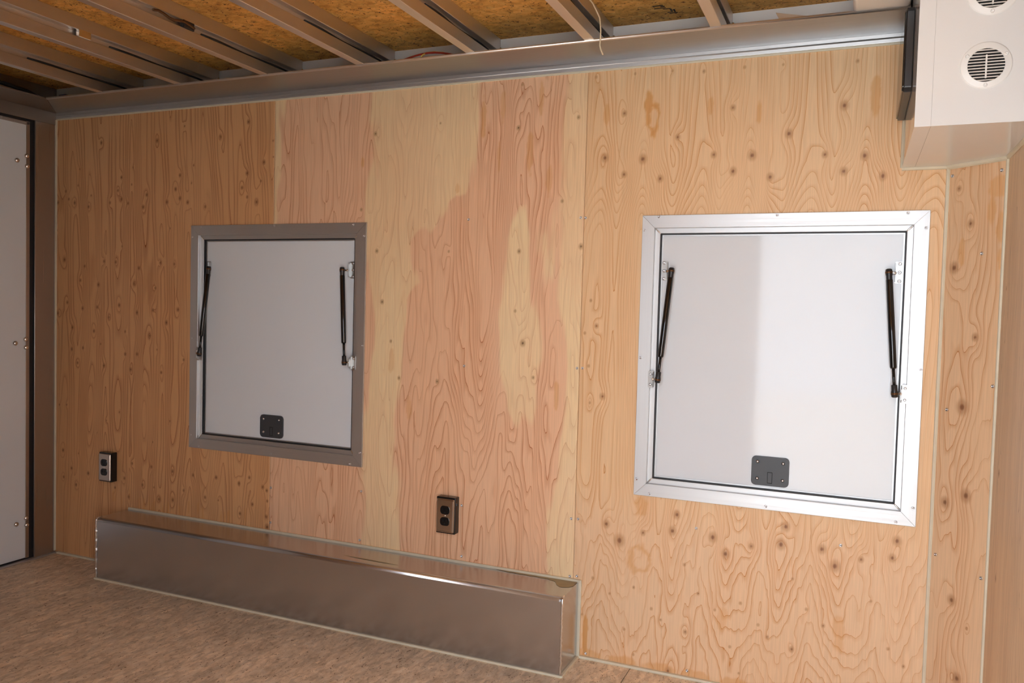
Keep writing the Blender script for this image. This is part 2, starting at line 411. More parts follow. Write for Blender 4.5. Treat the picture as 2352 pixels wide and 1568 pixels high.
# ---- sheet A: knotty, upright rings
KN_A = [(-2.300,1.531),(-2.265,1.515),(-2.183,1.496),(-1.996,1.523),(-1.958,1.505),(-1.875,1.488),(-1.680,1.518),(-1.640,1.501),(-1.550,1.482),(-1.748,1.505),(-1.345,1.514),(-1.300,1.494),(-1.370,1.550),(-2.015,1.559),(-1.703,1.555),(-2.318,1.565),(-1.996,1.612),(-1.681,1.609),(-1.346,1.604),(-1.856,1.537),(-1.803,1.751),(-1.478,1.748),(-2.111,1.759),(-1.268,1.642),(-1.343,1.797),(-2.060,1.510),(-2.365,1.518),(-2.025,1.265),(-1.706,1.258),(-2.324,1.274),(-2.204,1.247),(-1.896,1.241),(-2.091,1.268),(-1.779,1.263),(-2.229,1.187),(-1.921,1.177),(-1.805,1.161),(-2.123,1.170),(-2.306,1.092),(-2.129,1.076),(-2.004,1.087),(-1.904,1.059),(-1.818,1.071),(-1.684,1.077),(-2.062,1.035),(-1.745,1.023),(-2.215,1.069),(-2.363,1.044),
 (-2.275,0.986),(-2.147,0.975),(-1.969,0.979),(-1.834,0.967),(-2.278,0.893),(-2.211,0.901),(-1.968,0.886),(-1.902,0.889),(-1.652,0.878),(-2.243,0.836),(-2.088,0.832),(-1.937,0.824),(-1.770,0.821),(-2.328,0.453),(-2.275,0.380),(-2.176,0.368),(-2.323,0.337),(-2.248,0.311),(-1.925,0.435),(-1.818,0.432),(-1.705,0.425),(-1.597,0.421),(-1.967,0.369),(-1.866,0.352),(-2.020,0.324),(-1.479,0.424),(-1.366,0.413),(-1.645,0.354),(-1.534,0.339),(-1.316,0.441),(-1.251,0.411),(-1.942,0.294),(-1.775,0.303),(-1.702,0.309),(-1.300,0.339),(-1.359,0.296)]
PIN_A = [(-1.281,1.572),(-1.621,1.576),(-1.939,1.581),(-2.245,1.587),(-2.168,1.543),(-1.611,1.645),(-1.932,1.650),(-2.236,1.655),(-2.108,0.922),(-1.794,0.912),(-2.126,0.546),(-1.813,0.534),(-1.721,0.627),(-1.998,0.643),(-2.072,0.602),(-2.234,0.448),(-1.467,0.335),(-1.803,0.349),(-2.351,0.649),(-2.307,0.652),(-1.99,1.33),(-1.73,1.40),(-2.37,1.40),(-1.66,1.80)]
sA = Sheet(XL, X_S1 - 0.0006, 0.0, Z_TOP)
X, Z = sA.X, sA.Z
PA = 0.318
xx = X + 0.010 * fbm(X * 3, Z * 0.9, 5, 2)
drift = 0.02 * np.sin(Z * 2.1)
sA.phase = 2.1 * wave(xx, Z, PA, -2.18 + drift, 0.45) + 1.7 * fbm(xx * 8, Z * 0.8, 11, 3) + 1.0 * Z + 5
for ex in (-2.18, -1.87, -1.56, -2.02, -1.71):
    big = 1.0 if ex in (-2.18, -1.87, -1.56) else 0.6
    sA.phase += 3.6 * big * np.exp(-((X - ex) / 0.045) ** 2 - ((Z - 0.64) / 0.19) ** 2)
sA.phase += 0.12 * fbm(X * 40, Z * 6, 31, 2)
sA.add_knots(KN_A, 0.0062, 1.3, 2.6, 1); sA.add_knots(PIN_A, 0.0035, 0.6, 3.0, 2)
sA.add_knots([(-1.232, 0.40, 0.006), (-1.229, 0.36, 0.005), (-1.233, 0.30, 0.007), (-1.228, 0.26, 0.008), (-1.226, 1.72, 0.003), (-1.224, 1.66, 0.003)], 0.006, 0.5, 3, 4)
for k in range(26):
    rg = random.Random(400 + k); sA.blob(rg.uniform(-2.05, -1.28), rg.uniform(0.25, 0.30), 0.004, 0.03, amt=0.5, seed=k)

# ---- sheet B: figured heart and sap wood
KN_B = [(-0.223,1.847,.004),(-0.233,1.708,.007),(-0.027,1.729,.0075),(-0.779,1.720,.007),(-0.521,1.741,.004),(-0.074,1.466,.006),(-0.764,1.308,.0065),(-0.832,1.455,.0055),(-0.219,1.306,.008),(-0.006,1.321,.0075),(-0.478,1.306,.004),(-0.738,1.129,.0065),(-0.227,1.110,.006),(-0.197,1.005,.0085),(-0.699,0.991,.0065),(-0.663,0.863,.006),(-0.511,0.860,.006),(-0.157,0.894,.006)]
sB = Sheet(X_S1 + 0.0006, X_S2 - 0.0006, 0.0, Z_TOP)
X, Z = sB.X, sB.Z
wob = 0.010 * fbm(X * 5, Z * 2.5, 41, 3)
cath = np.exp(-((X + 0.36) / 0.15) ** 2)
sB.phase = (3.6 * wave(X + wob, Z, 0.62, -0.36, 0.5) + 3.0 * fbm((X + wob) * 9, Z * 1.3, 43, 3) + 0.9 * fbm(X * 26, Z * 3.2, 47, 2)
            - (10.0 * smst(1.25, 0.3, Z) + 1.0 * Z) * cath + 2.0 * Z + 0.10 * fbm(X * 60, Z * 12, 49, 2))
hb = 0.040 * fbm(X * 15, Z * 3.0, 51, 3) + 0.004 * fbm(X * 60, Z * 10, 52, 2)
def sapband(left, right, soft=0.012):
    l, r = interp_poly(left, Z) + hb, interp_poly(right, Z) + hb
    return smst(-soft, soft, X - l) * (1 - smst(-soft, soft, X - r))
sap = sapband([(-1.25, 1.9), (-1.25, 0)], [(-1.165, 1.9), (-1.16, 1.50), (-1.19, 1.35), (-1.22, 1.2), (-1.23, 0)])
sap = np.maximum(sap, sapband([(-0.79, 1.88), (-0.80, 1.3), (-0.80, 1.0), (-0.80, 0.7), (-0.83, 0.2)],
                              [(-0.395, 1.88), (-0.405, 1.54), (-0.44, 1.50), (-0.50, 1.47), (-0.54, 1.40), (-0.60, 1.34), (-0.585, 1.2), (-0.66, 1.14), (-0.69, 0.95), (-0.67, 0.75), (-0.645, 0.6), (-0.66, 0.2)]))
sap = np.maximum(sap, sapband([(-0.19, 1.46), (-0.235, 1.35), (-0.25, 1.1), (-0.235, 0.95), (-0.23, 0.78), (-0.19, 0.72)],
                              [(-0.19, 1.46), (-0.15, 1.35), (-0.165, 1.1), (-0.15, 0.95), (-0.16, 0.80), (-0.19, 0.72)]) * ((Z > 0.72) & (Z < 1.46)))
sap = np.maximum(sap, sapband([(-0.085, 1.88), (-0.075, 1.55), (-0.10, 1.35), (-0.11, 1.15), (-0.05, 1.0), (-0.04, 0.8), (-0.06, 0.6), (-0.09, 0.45), (-0.08, 0.2)], [(0.05, 1.9), (0.05, 0)]))
sB.heart = 1.0 - np.clip(sap, 0, 1) * (0.85 + 0.15 * fbm(X * 5, Z * 2, 53, 2))
sB.add_knots([(x_, z_, r_ * 0.9) for x_, z_, r_ in KN_B], 0.006, 0.8, 3.0, 6)
for (bx, bz, rx, rz, am) in ((-0.36, 1.74, .010, .07, .55), (-0.19, 1.62, .012, .07, .5), (-0.155, 1.80, .008, .06, .5), (-0.12, 1.53, .012, .05, .4), (-0.30, 1.62, .006, .05, .4), (-0.83, 1.62, .008, .02, .6), (-0.695, 0.92, .012, .05, .35), (-0.62, 0.76, .012, .05, .4), (-0.075, 0.84, .008, .05, .5), (-0.29, 1.78, .010, .05, .4), (-0.45, 1.52, .010, .02, .4)):
    sB.blob(bx, bz, rx, rz, amt=am, seed=int(abs(bx) * 1000))

# ---- sheet C: golden, repeating cathedral figure
KN_C = [(0.122,1.731,.008),(0.290,1.649,.0085),(0.450,1.726,.0085),(0.610,1.641,.0085),(0.064,1.597,.010),(0.185,1.588,.012),(0.127,1.543,.0095),(0.241,1.526,.0105),(0.399,1.591,.010),(0.457,1.540,.010),(0.510,1.584,.012),(0.563,1.519,.0105),(0.709,1.577,.0095),(0.760,1.528,.010),(0.813,1.569,.011),(0.861,1.511,.010),(0.755,1.711,.009),
 (0.106,0.444,.012),(0.150,0.397,.013),(0.225,0.431,.0085),(0.328,0.501,.010),(0.316,0.449,.0095),(0.438,0.446,.013),(0.477,0.401,.013),(0.551,0.434,.0085),(0.645,0.505,.0105),(0.634,0.451,.0105),(0.746,0.453,.012),(0.782,0.409,.013),(0.850,0.438,.0085),(0.939,0.503,.0105),(0.929,0.454,.010),(0.366,0.143,.0075),(0.675,0.148,.0075),(0.127,0.004,.006),(0.317,0.011,.008),(0.080,0.848,.009),(0.053,1.070,.006),(0.039,0.825,.004)]
PIN_C = [(0.027,1.850),(0.152,1.850),(0.267,1.849),(0.362,1.839),(0.479,1.841),(0.587,1.839),(0.784,1.831),(0.067,0.264),(0.124,0.223),(0.201,0.255),(0.259,0.197),(0.401,0.268),(0.452,0.226),(0.526,0.259),(0.579,0.203),(0.289,0.167),(0.175,0.117),(0.207,0.042),(0.606,0.171),(0.500,0.122),(0.529,0.047),(0.758,0.232),(0.711,0.272),(0.356,0.350),(0.670,0.355),(0.035,0.141),(0.880,0.324),(0.929,0.197),(0.970,0.155),(0.031,0.942),(0.015,1.046),(0.032,1.150)]
sC = Sheet(X_S2 + 0.0006, X_C1, 0.0, Z_TOP)
X, Z = sC.X, sC.Z
PC = 0.314
per = X / PC
w1 = 0.010 * fbm(per * 4, Z * 1.6, 61, 2, per=4)
low = smst(0.62, 0.40, Z)                       # wide wandering figure near the floor
amp = 2.9 * (1 - low) + 0.9 * low
Bz = np.interp(Z, [0, 0.25, 0.45, 0.6, 1.15, 1.36, 1.42, 1.50, 1.56, 1.64, 1.9], [-3.6, -1.2, 1.0, 2.0, 2.6, 1.8, 0.6, -1.8, -3.0, -3.6, -4.4])
arch = np.exp(-((np.mod(X - 0.19 + PC / 2, PC) - PC / 2) / 0.05) ** 2)
sC.phase = (amp * wave(X + w1, Z, PC, 0.19, 0.45) + Bz + (1 - low) * 2.6 * arch * smst(1.62, 1.42, Z)
            + (1 - low) * (1.3 * fbm(per * 5, Z * 0.7, 63, 2, per=5) + 0.35 * fbm(X * 24, Z * 2.0, 64, 2))
            + low * (1.7 * fbm(per * 4, Z * 3.0, 67, 2, per=4) + 0.50 * fbm(per * 14, Z * 7, 69, 2, per=14) + 0.9 * fbm(X * 7, Z * 4, 70, 2))
            + 0.10 * fbm(X * 80, Z * 34, 71, 2) * low + 20)
sC.heart = 0.55 + 0.45 * low
sC.add_knots(KN_C, 0.009, 2.1, 2.8, 8); sC.add_knots(PIN_C, 0.0042, 0.55, 3.0, 9)
sC.blob(0.197, 1.748, 0.013, 0.055, amt=0.9, seed=5); sC.blob(0.214, 1.708, 0.020, 0.055, ring=True, amt=0.95, seed=6)
sC.blob(0.525, 1.705, 0.009, 0.035, amt=0.6, seed=7); sC.blob(0.835, 1.73, 0.014, 0.06, amt=0.6, seed=8)
sC.blob(0.065, 1.735, 0.010, 0.035, amt=0.5, seed=15); sC.blob(0.385, 1.735, 0.010, 0.03, amt=0.5, seed=16)
sC.blob(0.216, 0.345, 0.040, 0.045, ring=True, amt=0.55, seed=9); sC.blob(0.215, 0.515, 0.022, 0.035, amt=0.5, seed=10)
sC.blob(0.047, 0.07, 0.009, 0.075, amt=0.9, seed=11); sC.blob(0.475, 0.205, 0.016, 0.04, amt=0.35, seed=12); sC.blob(0.80, 0.22, 0.016, 0.06, amt=0.4, seed=13)
for k in range(9): sC.blob(0.06 + k * 0.115, 0.012, 0.05, 0.020, amt=0.55, seed=100 + k)

# ---- sheet D: splayed corner strip (coordinate runs from the long wall to the end wall)
LEN_D = math.hypot(XR - X_C1, Y_C2)
sD = Sheet(0.0, LEN_D, 0.0, 1.54)
X, Z = sD.X, sD.Z
sD.phase = 2.6 * np.cos(2 * np.pi * (X - 0.03) / 0.26 + 0.6 * fbm(Z * 1.6, Z * 0 + 3, 81, 2)) + 1.8 * fbm(X * 12, Z * 1.8, 83, 2) + 0.4 * fbm(X * 40, Z * 7, 85, 2) + 4.5 * Z + 10
sD.add_knots([(0.034,1.467,.006),(0.073,1.372,.0085),(0.097,0.661,.012),(0.037,0.630,.011),(0.071,0.375,.011),(0.118,0.316,.004),(0.031,1.258,.010),(0.074,0.891,.013),(0.098,0.174,.012),(0.101,1.076,.008)], 0.009, 2.2, 2.6, 10)
for (bx, bz, rx, rz) in ((0.15, 1.46, .03, .03), (0.155, 1.36, .012, .05), (0.13, 1.40, .012, .04), (0.05, 1.30, .01, .04), (0.16, 1.28, .012, .03)): sD.blob(bx, bz, rx, rz, amt=0.5, seed=int(bx * 999))

# ---- sheet E: end wall, straight grain (coordinate runs from the corner towards the camera)
sE = Sheet(0.0, 1.25, 0.0, 1.54, 0.006)
X, Z = sE.X, sE.Z
sE.phase = 55 * X + 2.2 * fbm(X * 16, Z * 1.2, 91, 4) + 0.3 * fbm(X * 90, Z * 6, 93, 2)
sE.heart = 0.5 + 0.5 * fbm(X * 20, Z * 0.8, 95, 2)
sE.add_knots([(0.09, 0.75, .008), (0.12, 0.50, .007), (0.06, 1.2, .006)], 0.008, 0.6, 3, 12)

# ------------------------------------------------------------------ structure: shell and plywood sheets
def struct(name, me, mat, parent=None):
    o = link(name, me, mat, parent); o['kind'] = 'structure'; return o

wall_back = struct('wall_back', box((XL - 0.1, 0.075, -0.05), (XR + 0.1, 0.11, 2.06)), M['skin'])
SHEETS = {}
for key, sh, mat, holes in (('A', sA, 'plyA', [hole('L')]), ('B', sB, 'plyB', [hole('L')]), ('C', sC, 'plyC', [hole('R')])):
    me = sh.build(lambda a, b_: np.stack([a, np.zeros_like(a), b_], -1), holes)
    SHEETS[key] = link('plywood_panel', me, M[mat], wall_back)
tD = np.array([(XR - X_C1) / LEN_D, Y_C2 / LEN_D]); nD = np.array([-tD[1], tD[0]]) * -1  # into the wall
nD = np.array([-tD[1], tD[0]]); nD = nD if nD[0] > 0 else -nD
wall_corner = struct('wall_corner', sD.build(lambda a, b_: np.stack([X_C1 + a * tD[0], a * tD[1], b_], -1), back=(nD[0] * .009, nD[1] * .009, 0)), M['plyD'])
wall_right = struct('wall_right', box((XR + 0.012, Y_NEAR - 0.02, -0.05), (XR + 0.05, 0.2, 2.06)), M['skin'])
link('plywood_panel', sE.build(lambda a, b_: np.stack([np.full_like(a, XR), Y_C2 - a, b_], -1), back=(0.009, 0, 0)), M['plyE'], wall_right)
link('plywood_panel', box((XR, Y_NEAR, 0), (XR + 0.01, Y_C2 - 1.252, 1.54)), M['plyE'], wall_right)
link('plywood_panel', box((XR, Y_NEAR, 1.542), (XR + 0.01, 0.02, Z_OSB)), M['plyE'], wall_right)
# near side wall with the open door the daylight comes through
bm = bmesh.new()
add_box(bm, (XL - 0.1, Y_NEAR - 0.05, -0.05), (DOOR_X0, Y_NEAR, 2.06))
add_box(bm, (DOOR_X1, Y_NEAR - 0.05, -0.05), (XR + 0.1, Y_NEAR, 2.06))
add_box(bm, (DOOR_X0, Y_NEAR - 0.05, DOOR_Z1), (DOOR_X1, Y_NEAR, 2.06))
add_box(bm, (DOOR_X0, Y_NEAR - 0.05, -0.05), (DOOR_X1, Y_NEAR, DOOR_Z0 - 0.03))
wall_front = struct('wall_front', finish(bm), plain('plywood_opposite', (0.66, 0.46, 0.28), 0.5, var=0.12, scale=8))
ground = struct('ground', box((-14, -16, -0.62), (16, 3, -0.55)), M['concrete'])

# floor: two strand board sheets with a joint
bm = bmesh.new(); add_box(bm, (XL - 0.1, Y_NEAR - 0.05, -0.04), (XR + 0.1, 0.11, -0.018))
floor = struct('floor', finish(bm), M['skin'])
X_FJ = 0.200
link('strand_board', box((XL - 0.09, Y_NEAR, -0.018), (X_FJ - 0.0012, 0.05, 0.0), 0.0008, 1), M['floor'], floor)
link('strand_board', box((X_FJ + 0.0012, Y_NEAR, -0.018), (XR + 0.01, 0.05, 0.0), 0.0008, 1), M['floor'], floor)

# ceiling: strand board deck and aluminium beams
ceiling = struct('ceiling', box((XL - 0.1, Y_NEAR - 0.05, Z_OSB), (XR + 0.1, 0.11, 2.03)), M['osb'])
BEAM_R = [-1.872, -1.482, -1.092, -0.702, -0.302, 0.080, 0.440]
ZB = Z_LEDGE + 0.004
prof = [(-0.030, ZB), (0, ZB), (0, ZB + 0.036), (-0.021, ZB + 0.036), (-0.021, ZB + 0.058), (0.0, ZB + 0.058), (0.0, Z_OSB),
        (-0.032, Z_OSB), (-0.032, ZB + 0.058), (-0.029, ZB + 0.058), (-0.029, ZB + 0.036), (-0.030, ZB + 0.036)]
beam_me = prism(prof, Y_NEAR + 0.01, -0.006, 1, 0.0012, 1)
weld_rg = random.Random(5)
bm = bmesh.new()
for k in range(5):
    p = Vector((0.004 + 0.002 * math.sin(k), -0.012, ZB + 0.02 + 0.011 * k))
    bmesh.ops.create_icosphere(bm, subdivisions=1, radius=0.0065, matrix=Matrix.Translation(p))
weld_me = finish(bm)
cable_me = tube_path([(-0.008 + 0.004 * math.sin(k * 0.9), -0.50 + 0.04 * k, ZB + 0.0405) for k in range(13)], 0.0040)
for i, bx in enumerate(BEAM_R):
    b = link('roof_beam', beam_me, M['alu_beam'], ceiling, loc=(bx, 0, 0))
    w = link('weld_bead', weld_me, M['steel'], b, smooth=True); w.location = (0, 0, 0); w.matrix_parent_inverse = Matrix.Identity(4)
    cb = link('wiring', cable_me, M['rubber'], b, smooth=True); cb.matrix_parent_inverse = Matrix.Identity(4)
    if i == 1 or i == 2:
        cy = -0.60 if i == 1 else -0.56
        c = link('cable_clip', box((-0.012, cy - 0.022, ZB + 0.036), (0.003, cy + 0.022, ZB + 0.060), 0.002), M['steel'] if i == 1 else M['black'], b)
        c.matrix_parent_inverse = Matrix.Identity(4)
        if i == 2:
            c2 = link('cable', tube_path([(0.004, cy - 0.14 + 0.02 * k, ZB + 0.048 + 0.004 * math.sin(k * 1.3)) for k in range(9)], 0.004), M['copper'], b)
            c2.matrix_parent_inverse = Matrix.Identity(4)
# thin dark conduit rods lying in the beam grooves near the wall
# header plate beside the cabinet
link('header_plate', box((0.770, -0.62, ZB), (0.904, -0.02, Z_OSB - 0.004), 0.012, 4), M['header'], ceiling)

# stamp on the roof deck: dark illegible print strokes
st = empty('stamp_anchor', (0, 0, 0)); bpy.data.objects.remove(st)
bm = bmesh.new()
SX, SY = 0.262, -0.075
for (dx, dy, w, h) in ((-.016, -.055, .030, .006), (-.004, -.045, .012, .007), (-.014, -.034, .034, .004), (.004, -.024, .022, .004), (.014, -.010, .006, .02), (.022, -.004, .005, .022), (.008, .004, .016, .004), (.016, .014, .024, .005)):
    add_box(bm, (SX + dx - w / 2, SY + dy - h / 2, Z_OSB - 0.0006), (SX + dx + w / 2, SY + dy + h / 2, Z_OSB + 0.0004))
link('ink_stamp', finish(bm), M['ink'], ceiling)

# trim along the ceiling: ledge over the long wall and over the rear wall, mitred in the corner
X_LE = 0.904
t1 = struct('trim_1', prism([(XL, 0.012), (X_LE, 0.012), (X_LE, -D_LEDGE), (XL + D_LEDGE, -D_LEDGE), (XL, -0.0)], Z_LEDGE, Z_LEDGE + 0.006, 2, 0.0015, 2), M['alu_ledge'])
link('edge_roll', rod((XL + D_LEDGE, -D_LEDGE, Z_LEDGE + 0.003), (X_LE, -D_LEDGE, Z_LEDGE + 0.003), 0.0045), M['alu_beam'], t1, smooth=True)
link('wall_flange', box((XL, -0.006, Z_TOP), (X_LE, 0.012, Z_LEDGE + 0.001), 0.0015), M['alu'], t1)
link('flange_lip', rod((XL, -0.006, Z_TOP + 0.012), (X_LE, -0.006, Z_TOP + 0.012), 0.0022, 8), M['alu'], t1, smooth=True)
link('caulk_line', box((XL, -0.004, Z_TOP - 0.006), (X_LE, 0.004, Z_TOP + 0.001), 0.0015), M['caulk'], t1)
t2 = struct('trim_2', prism([(XL, -0.002), (XL + D_LEDGE, -D_LEDGE - 0.002), (XL + D_LEDGE, Y_NEAR), (XL, Y_NEAR)], Z_LEDGE, Z_LEDGE + 0.006, 2, 0.0015, 2), M['dark_steel'])
link('rear_flange', box((XL - 0.012, Y_NEAR, 1.845), (XL + 0.004, -0.004, Z_LEDGE + 0.001), 0.0015), M['dark_steel'], t2)
t3 = struct('trim_3', box((XL, 0.0, Z_LEDGE + 0.006), (XR, 0.012, Z_OSB)), M['mill'])          # plate above the ledge
for k, fx in enumerate((-0.40, 0.235, -1.24, -0.86)):
    link('rivet', lathe((fx, 0.001, 1.965), (fx, -0.006, 1.965), [(0, .005), (.004, .005), (.006, .002), (.007, 0)], 10), M['steel'], t3, smooth=True)

# ------------------------------------------------------------------ rear wall with its white door
wall_left = struct('wall_left', box((XL - 0.10, Y_NEAR - 0.05, -0.05), (XL - 0.06, 0.11, 2.06)), M['skin'])
link('header_wall', box((XL - 0.06, Y_NEAR, 1.845), (XL - 0.004, 0.07, Z_OSB)), M['post'], wall_left)
t4 = struct('trim_4', box((XL - 0.03, -0.099, 0.004), (XL + 0.002, 0.012, 1.862), 0.002), M['post'])
link('caulk_line', box((XL + 0.001, -0.009, 0.01), (XL + 0.008, -0.0005, 1.868), 0.0015), M['caulk'], t4)
link('post_edge', rod((XL + 0.001, -0.099, 0.006), (XL + 0.001, -0.099, 1.845), 0.0022, 8), M['alu_z'], t4, smooth=True)
door = struct('door_1', box((XL - 0.035, Y_NEAR + 0.1, 0.012), (XL - 0.004, -0.134, 1.822), 0.0015), M['white'])
link('edge_trim', box((XL - 0.036, -0.136, 0.010), (XL - 0.002, -0.120, 1.836), 0.0015), M['post'], door)
link('edge_trim', box((XL - 0.036, Y_NEAR + 0.1, 1.820), (XL - 0.002, -0.121, 1.834), 0.0015), M['post'], door)
link('gasket', box((XL - 0.05, -0.121, 0.008), (XL - 0.004, -0.097, 1.846), 0.003), M['rubber'], door)
link('gasket', box((XL - 0.05, Y_NEAR + 0.1, 1.833), (XL - 0.003, -0.098, 1.847), 0.003), M['rubber'], door)
link('gasket', box((XL - 0.04, Y_NEAR + 0.1, 0.002), (XL - 0.006, -0.10, 0.013), 0.002), M['rubber'], door)
bolt_me = lathe((0, 0, 0), (1, 0, 0), [(0, .0105), (.003, .0105), (.006, .0085), (.0085, .005), (.0095, 0)], 16)
for (by, bz) in ((-0.177, 1.668), (-0.134, 1.693), (-0.132, 1.651), (-0.183, 0.919), (-0.137, 0.934), (-0.135, 0.900), (-0.177, 0.164), (-0.133, 0.180), (-0.131, 0.150)):
    link('door_bolt', bolt_me, M['steel'], door, loc=(XL - 0.003, by, bz), smooth=True)
t5 = struct('trim_5', box((XL - 0.03, Y_NEAR, -0.004), (XL + 0.020, 0.0, 0.005), 0.0015), M['alu_z'])   # door sill strip

# ------------------------------------------------------------------ caulk lines of the room
bb = struct('baseboard_back', box((XL + 0.02, -0.011, -0.001), (-1.934, 0.003, 0.008), 0.003), M['caulk'])
link('caulk_line', box((0.026, -0.011, -0.001), (X_C1 + 0.002, 0.003, 0.008), 0.003), M['caulk'], bb)
ct = struct('trim_6', rod((X_C1, -0.0005, 0.0), (X_C1, -0.0005, 1.532), 0.0052, 8), M['caulk'])
ct2 = struct('trim_7', rod((XR - 0.001, Y_C2, 0.0), (XR - 0.001, Y_C2, 1.532), 0.0052, 8), M['caulk'])
for tt in (ct, ct2): pass

# ------------------------------------------------------------------ wall screws
screw_me = lathe((0, 0.001, 0), (0, -1, 0), [(0, .0044), (.0022, .0044), (.0032, .0034), (.0022, .0020), (.0012, .0010), (.0012, 0)], 12)
def screw(parent, x, z, y=0.0, name='screw'):
    o = link(name, screw_me, M['screw'], parent, loc=(x, y, z), smooth=True)
    return o
for (x, z) in ((-0.406,1.413),(-0.409,0.919),(-0.809,0.445),(-0.405,0.442),(-0.401,0.267),(-0.010,1.412),(-0.007,0.933),(-0.011,0.446),(-0.010,0.258),(-0.812,0.267),(-1.212,0.413),(-1.212,0.28)):
    screw(SHEETS['B'], x, z)
for (x, z) in ((0.006,1.411),(0.011,0.934),(0.012,0.448),(0.014,0.262),(0.051,0.016),(0.376,0.024),(0.388,0.467),(0.795,0.471)):
    screw(SHEETS['C'], x, z)
ang = math.atan2(tD[1], tD[0])
for (s_, z) in ((0.013, 1.503), (0.151, 1.499), (0.108, 1.292), (0.03, 0.879), (0.017, 0.482), (0.151, 0.459), (0.156, 0.954)):
    o = screw(wall_corner, X_C1 + s_ * tD[0], z, s_ * tD[1]); o.rotation_euler = (0, 0, ang)

# ------------------------------------------------------------------ access hatches
def rail(profile, a, b_, c, d, side):
    """one mitred frame rail; profile = (inset from the outer edge, y)"""
    bm = bmesh.new(); e0, e1 = [], []
    for ins0, y in profile:
        ins, g_ = ins0, 0.00045      # joint gap
        if side == 'top': p, q = (a + ins + g_, y, d - ins), (b_ - ins - g_, y, d - ins)
        elif side == 'bottom': p, q = (a + ins + g_, y, c + ins), (b_ - ins - g_, y, c + ins)
        elif side == 'left': p, q = (a + ins, y, c + ins + g_), (a + ins, y, d - ins - g_)
        else: p, q = (b_ - ins, y, c + ins + g_), (b_ - ins, y, d - ins - g_)
        e0.append(bm.verts.new(p)); e1.append(bm.verts.new(q))
    n = len(profile); bm.faces.new(e0); bm.faces.new(e1[::-1])
    for i in range(n): bm.faces.new((e0[i], e0[(i + 1) % n], e1[(i + 1) % n], e1[i]))
    return finish(bm)

